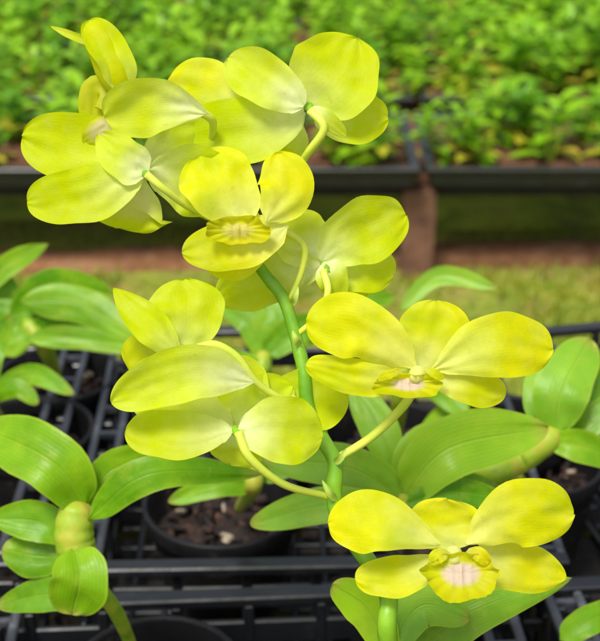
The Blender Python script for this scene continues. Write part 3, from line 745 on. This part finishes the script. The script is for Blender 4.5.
def seedling_mesh(seed):
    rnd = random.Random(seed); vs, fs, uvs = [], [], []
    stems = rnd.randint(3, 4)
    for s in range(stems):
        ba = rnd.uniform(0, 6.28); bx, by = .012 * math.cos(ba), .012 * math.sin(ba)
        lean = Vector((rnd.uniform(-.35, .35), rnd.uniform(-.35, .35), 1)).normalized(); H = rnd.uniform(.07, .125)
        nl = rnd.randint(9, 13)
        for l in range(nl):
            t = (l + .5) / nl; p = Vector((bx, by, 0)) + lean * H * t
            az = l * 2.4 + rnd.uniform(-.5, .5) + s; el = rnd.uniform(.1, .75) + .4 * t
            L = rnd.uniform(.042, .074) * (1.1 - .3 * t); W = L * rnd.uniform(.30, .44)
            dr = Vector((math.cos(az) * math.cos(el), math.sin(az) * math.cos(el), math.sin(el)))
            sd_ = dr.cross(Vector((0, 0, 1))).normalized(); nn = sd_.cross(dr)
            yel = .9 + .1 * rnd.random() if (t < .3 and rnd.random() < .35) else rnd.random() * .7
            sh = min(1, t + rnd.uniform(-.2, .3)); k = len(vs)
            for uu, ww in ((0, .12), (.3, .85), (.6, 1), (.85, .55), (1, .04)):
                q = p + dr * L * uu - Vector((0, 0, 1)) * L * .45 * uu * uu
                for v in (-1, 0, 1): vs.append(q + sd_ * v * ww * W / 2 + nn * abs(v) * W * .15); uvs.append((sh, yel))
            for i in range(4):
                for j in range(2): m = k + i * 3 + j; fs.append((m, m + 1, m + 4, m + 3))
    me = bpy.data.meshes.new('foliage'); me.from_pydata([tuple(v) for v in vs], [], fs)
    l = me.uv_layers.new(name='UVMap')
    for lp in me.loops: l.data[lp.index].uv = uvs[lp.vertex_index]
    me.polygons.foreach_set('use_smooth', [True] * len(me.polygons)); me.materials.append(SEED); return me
def seed_stems(seed):
    rnd = random.Random(seed); mb = MB()
    for s in range(4):
        a_ = rnd.uniform(0, 6.28); mb.tube([(0, 0, -.01), (.012 * math.cos(a_), .012 * math.sin(a_), .02), (.02 * math.cos(a_), .02 * math.sin(a_), .06)], .0018, 6)
    me = bpy.data.meshes.new('stem'); me.from_pydata([tuple(v) for v in mb.v], [], mb.f); me.materials.append(CANE); return me
FOL = [seedling_mesh(100 + i) for i in range(7)]; STM = [seed_stems(i) for i in range(3)]
cnt = 0; rnd = random.Random(21)
for r_, y in enumerate(rows):
    for j in range((3, 4, 4, 2)[r_]):
        for i in range(32):
            x = -1.86 + i * .12 + rnd.uniform(-.035, .035)
            yy = y - TD / 2 + (.10 if r_ == 0 else .06) + j * (.105 if r_ else .118) + rnd.uniform(-.02, .02)
            half = .30 * yy + .34
            if abs(x) > half or cnt >= 420: continue
            if r_ == 0 and .17 < x < .42 and j: continue
            cnt += 1
            e = empty('seedling', (x, yy, ZB + .022), 'small leafy green seedling in the trays on the far bench', 'seedling', 'leafy seedlings crowded on the far bench', rnd.uniform(0, 6.28))
            sc = rnd.uniform(.8, 1.45) * (1.15 if x > .42 else 1); e.scale = (sc, sc, sc * rnd.uniform(.85, 1.15))
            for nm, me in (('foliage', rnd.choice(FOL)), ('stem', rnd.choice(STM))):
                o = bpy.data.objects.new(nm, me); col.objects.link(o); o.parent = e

# ================================================================== GROUND
n = 120; vs = []; fs = []
gs = MB()
xs = [-60, -20, -8, -4] + [-3 + .1 * i for i in range(61)] + [4, 8, 20, 60]
ys = [-60, -15, -4, -1] + [-.5 + .1 * i for i in range(61)] + [6.5, 9, 15, 40, 90]
for x in xs:
    for y in ys: vs.append((x, y, .012 * noise.noise(Vector((x * 2.2, y * 2.2, 0)))))
ny = len(ys)
for i in range(len(xs) - 1):
    for j in range(ny - 1): k = i * ny + j; fs.append((k, k + ny, k + ny + 1, k + 1))
tag(mesh_obj('ground', vs, fs, ground_mat()), 'grassy ground of the nursery', 'ground', kind='structure')
vs, fs = [], []
nx = 160
for i in range(nx + 1):
    x = -3 + 6 * i / nx
    for j in range(9):
        t = j / 8; y = 2.67 + .13 * t + .03 * noise.noise(Vector((x * 2, t, 5)))+.035*x
        vs.append((x, y, 0.012 + .018 * math.sin(math.pi * t) + .012 * noise.noise(Vector((x * 9, y * 9, 2))) - (.04 if j in (0, 8) else 0)))
for i in range(nx):
    for j in range(8): k = i * 9 + j; fs.append((k, k + 9, k + 10, k + 1))
tag(mesh_obj('dirt_path', vs, fs, DIRT), 'strip of bare reddish brown dirt along the front of the far bench', 'path', kind='structure')
LIT_MOSS = simple_mat('lit_moss', [(.3, (.10, .10, .03)), (.45, (.26, .36, .03)), (.6, (.42, .52, .05)), (.75, (.24, .15, .07))], 5, .9, .01, 1)  # mossy colours raised to paint in light lost under the bench
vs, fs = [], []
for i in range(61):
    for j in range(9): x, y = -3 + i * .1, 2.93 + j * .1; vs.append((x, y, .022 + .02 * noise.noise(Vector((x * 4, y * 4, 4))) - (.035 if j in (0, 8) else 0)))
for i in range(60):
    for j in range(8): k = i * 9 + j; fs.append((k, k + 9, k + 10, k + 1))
tag(mesh_obj('lit_mossy_ground', vs, fs, LIT_MOSS), 'mossy green and brown ground under the far bench with light painted in', 'ground', kind='structure')
rnd = random.Random(9); vs, fs = [], []
def blade_at(x, y, h, wd):
    a_ = rnd.uniform(0, 6.28); ln = rnd.uniform(.2, .9) * h; dx, dy = math.cos(a_), math.sin(a_); k = len(vs)
    for t, ww in ((0, 1), (.5, .8), (1, .06)):
        for s in (-1, 1): vs.append((x + dx * ln * t * t - dy * wd * ww * s, y + dy * ln * t * t + dx * wd * ww * s, h * t - .005))
    fs.extend([(k, k + 1, k + 3, k + 2), (k + 2, k + 3, k + 5, k + 4)])
for k in range(30000):
    y = rnd.uniform(1.6, 3.9) if k % 3 else rnd.uniform(2.1, 2.64); x = rnd.uniform(-1.3, 1.3)
    inpath = 2.69 + .035 * x < y < 2.79 + .035 * x
    if inpath and rnd.random() < .93: continue
    if noise.noise(Vector((x * 4, y * 4, 3))) < (-.22 if y < 2.8 else 0.02) and rnd.random() < .8: continue
    blade_at(x, y, rnd.uniform(.012, .035) * (.6 + 1.5 * max(0, noise.noise(Vector((x * 3, y * 3, 8)))) if y > 2.82 else 1), rnd.uniform(.0015, .0035))
tag(mesh_obj('grass', vs, fs, GRASSM, smooth=False), 'short green grass growing between the two benches', 'grass', kind='stuff')
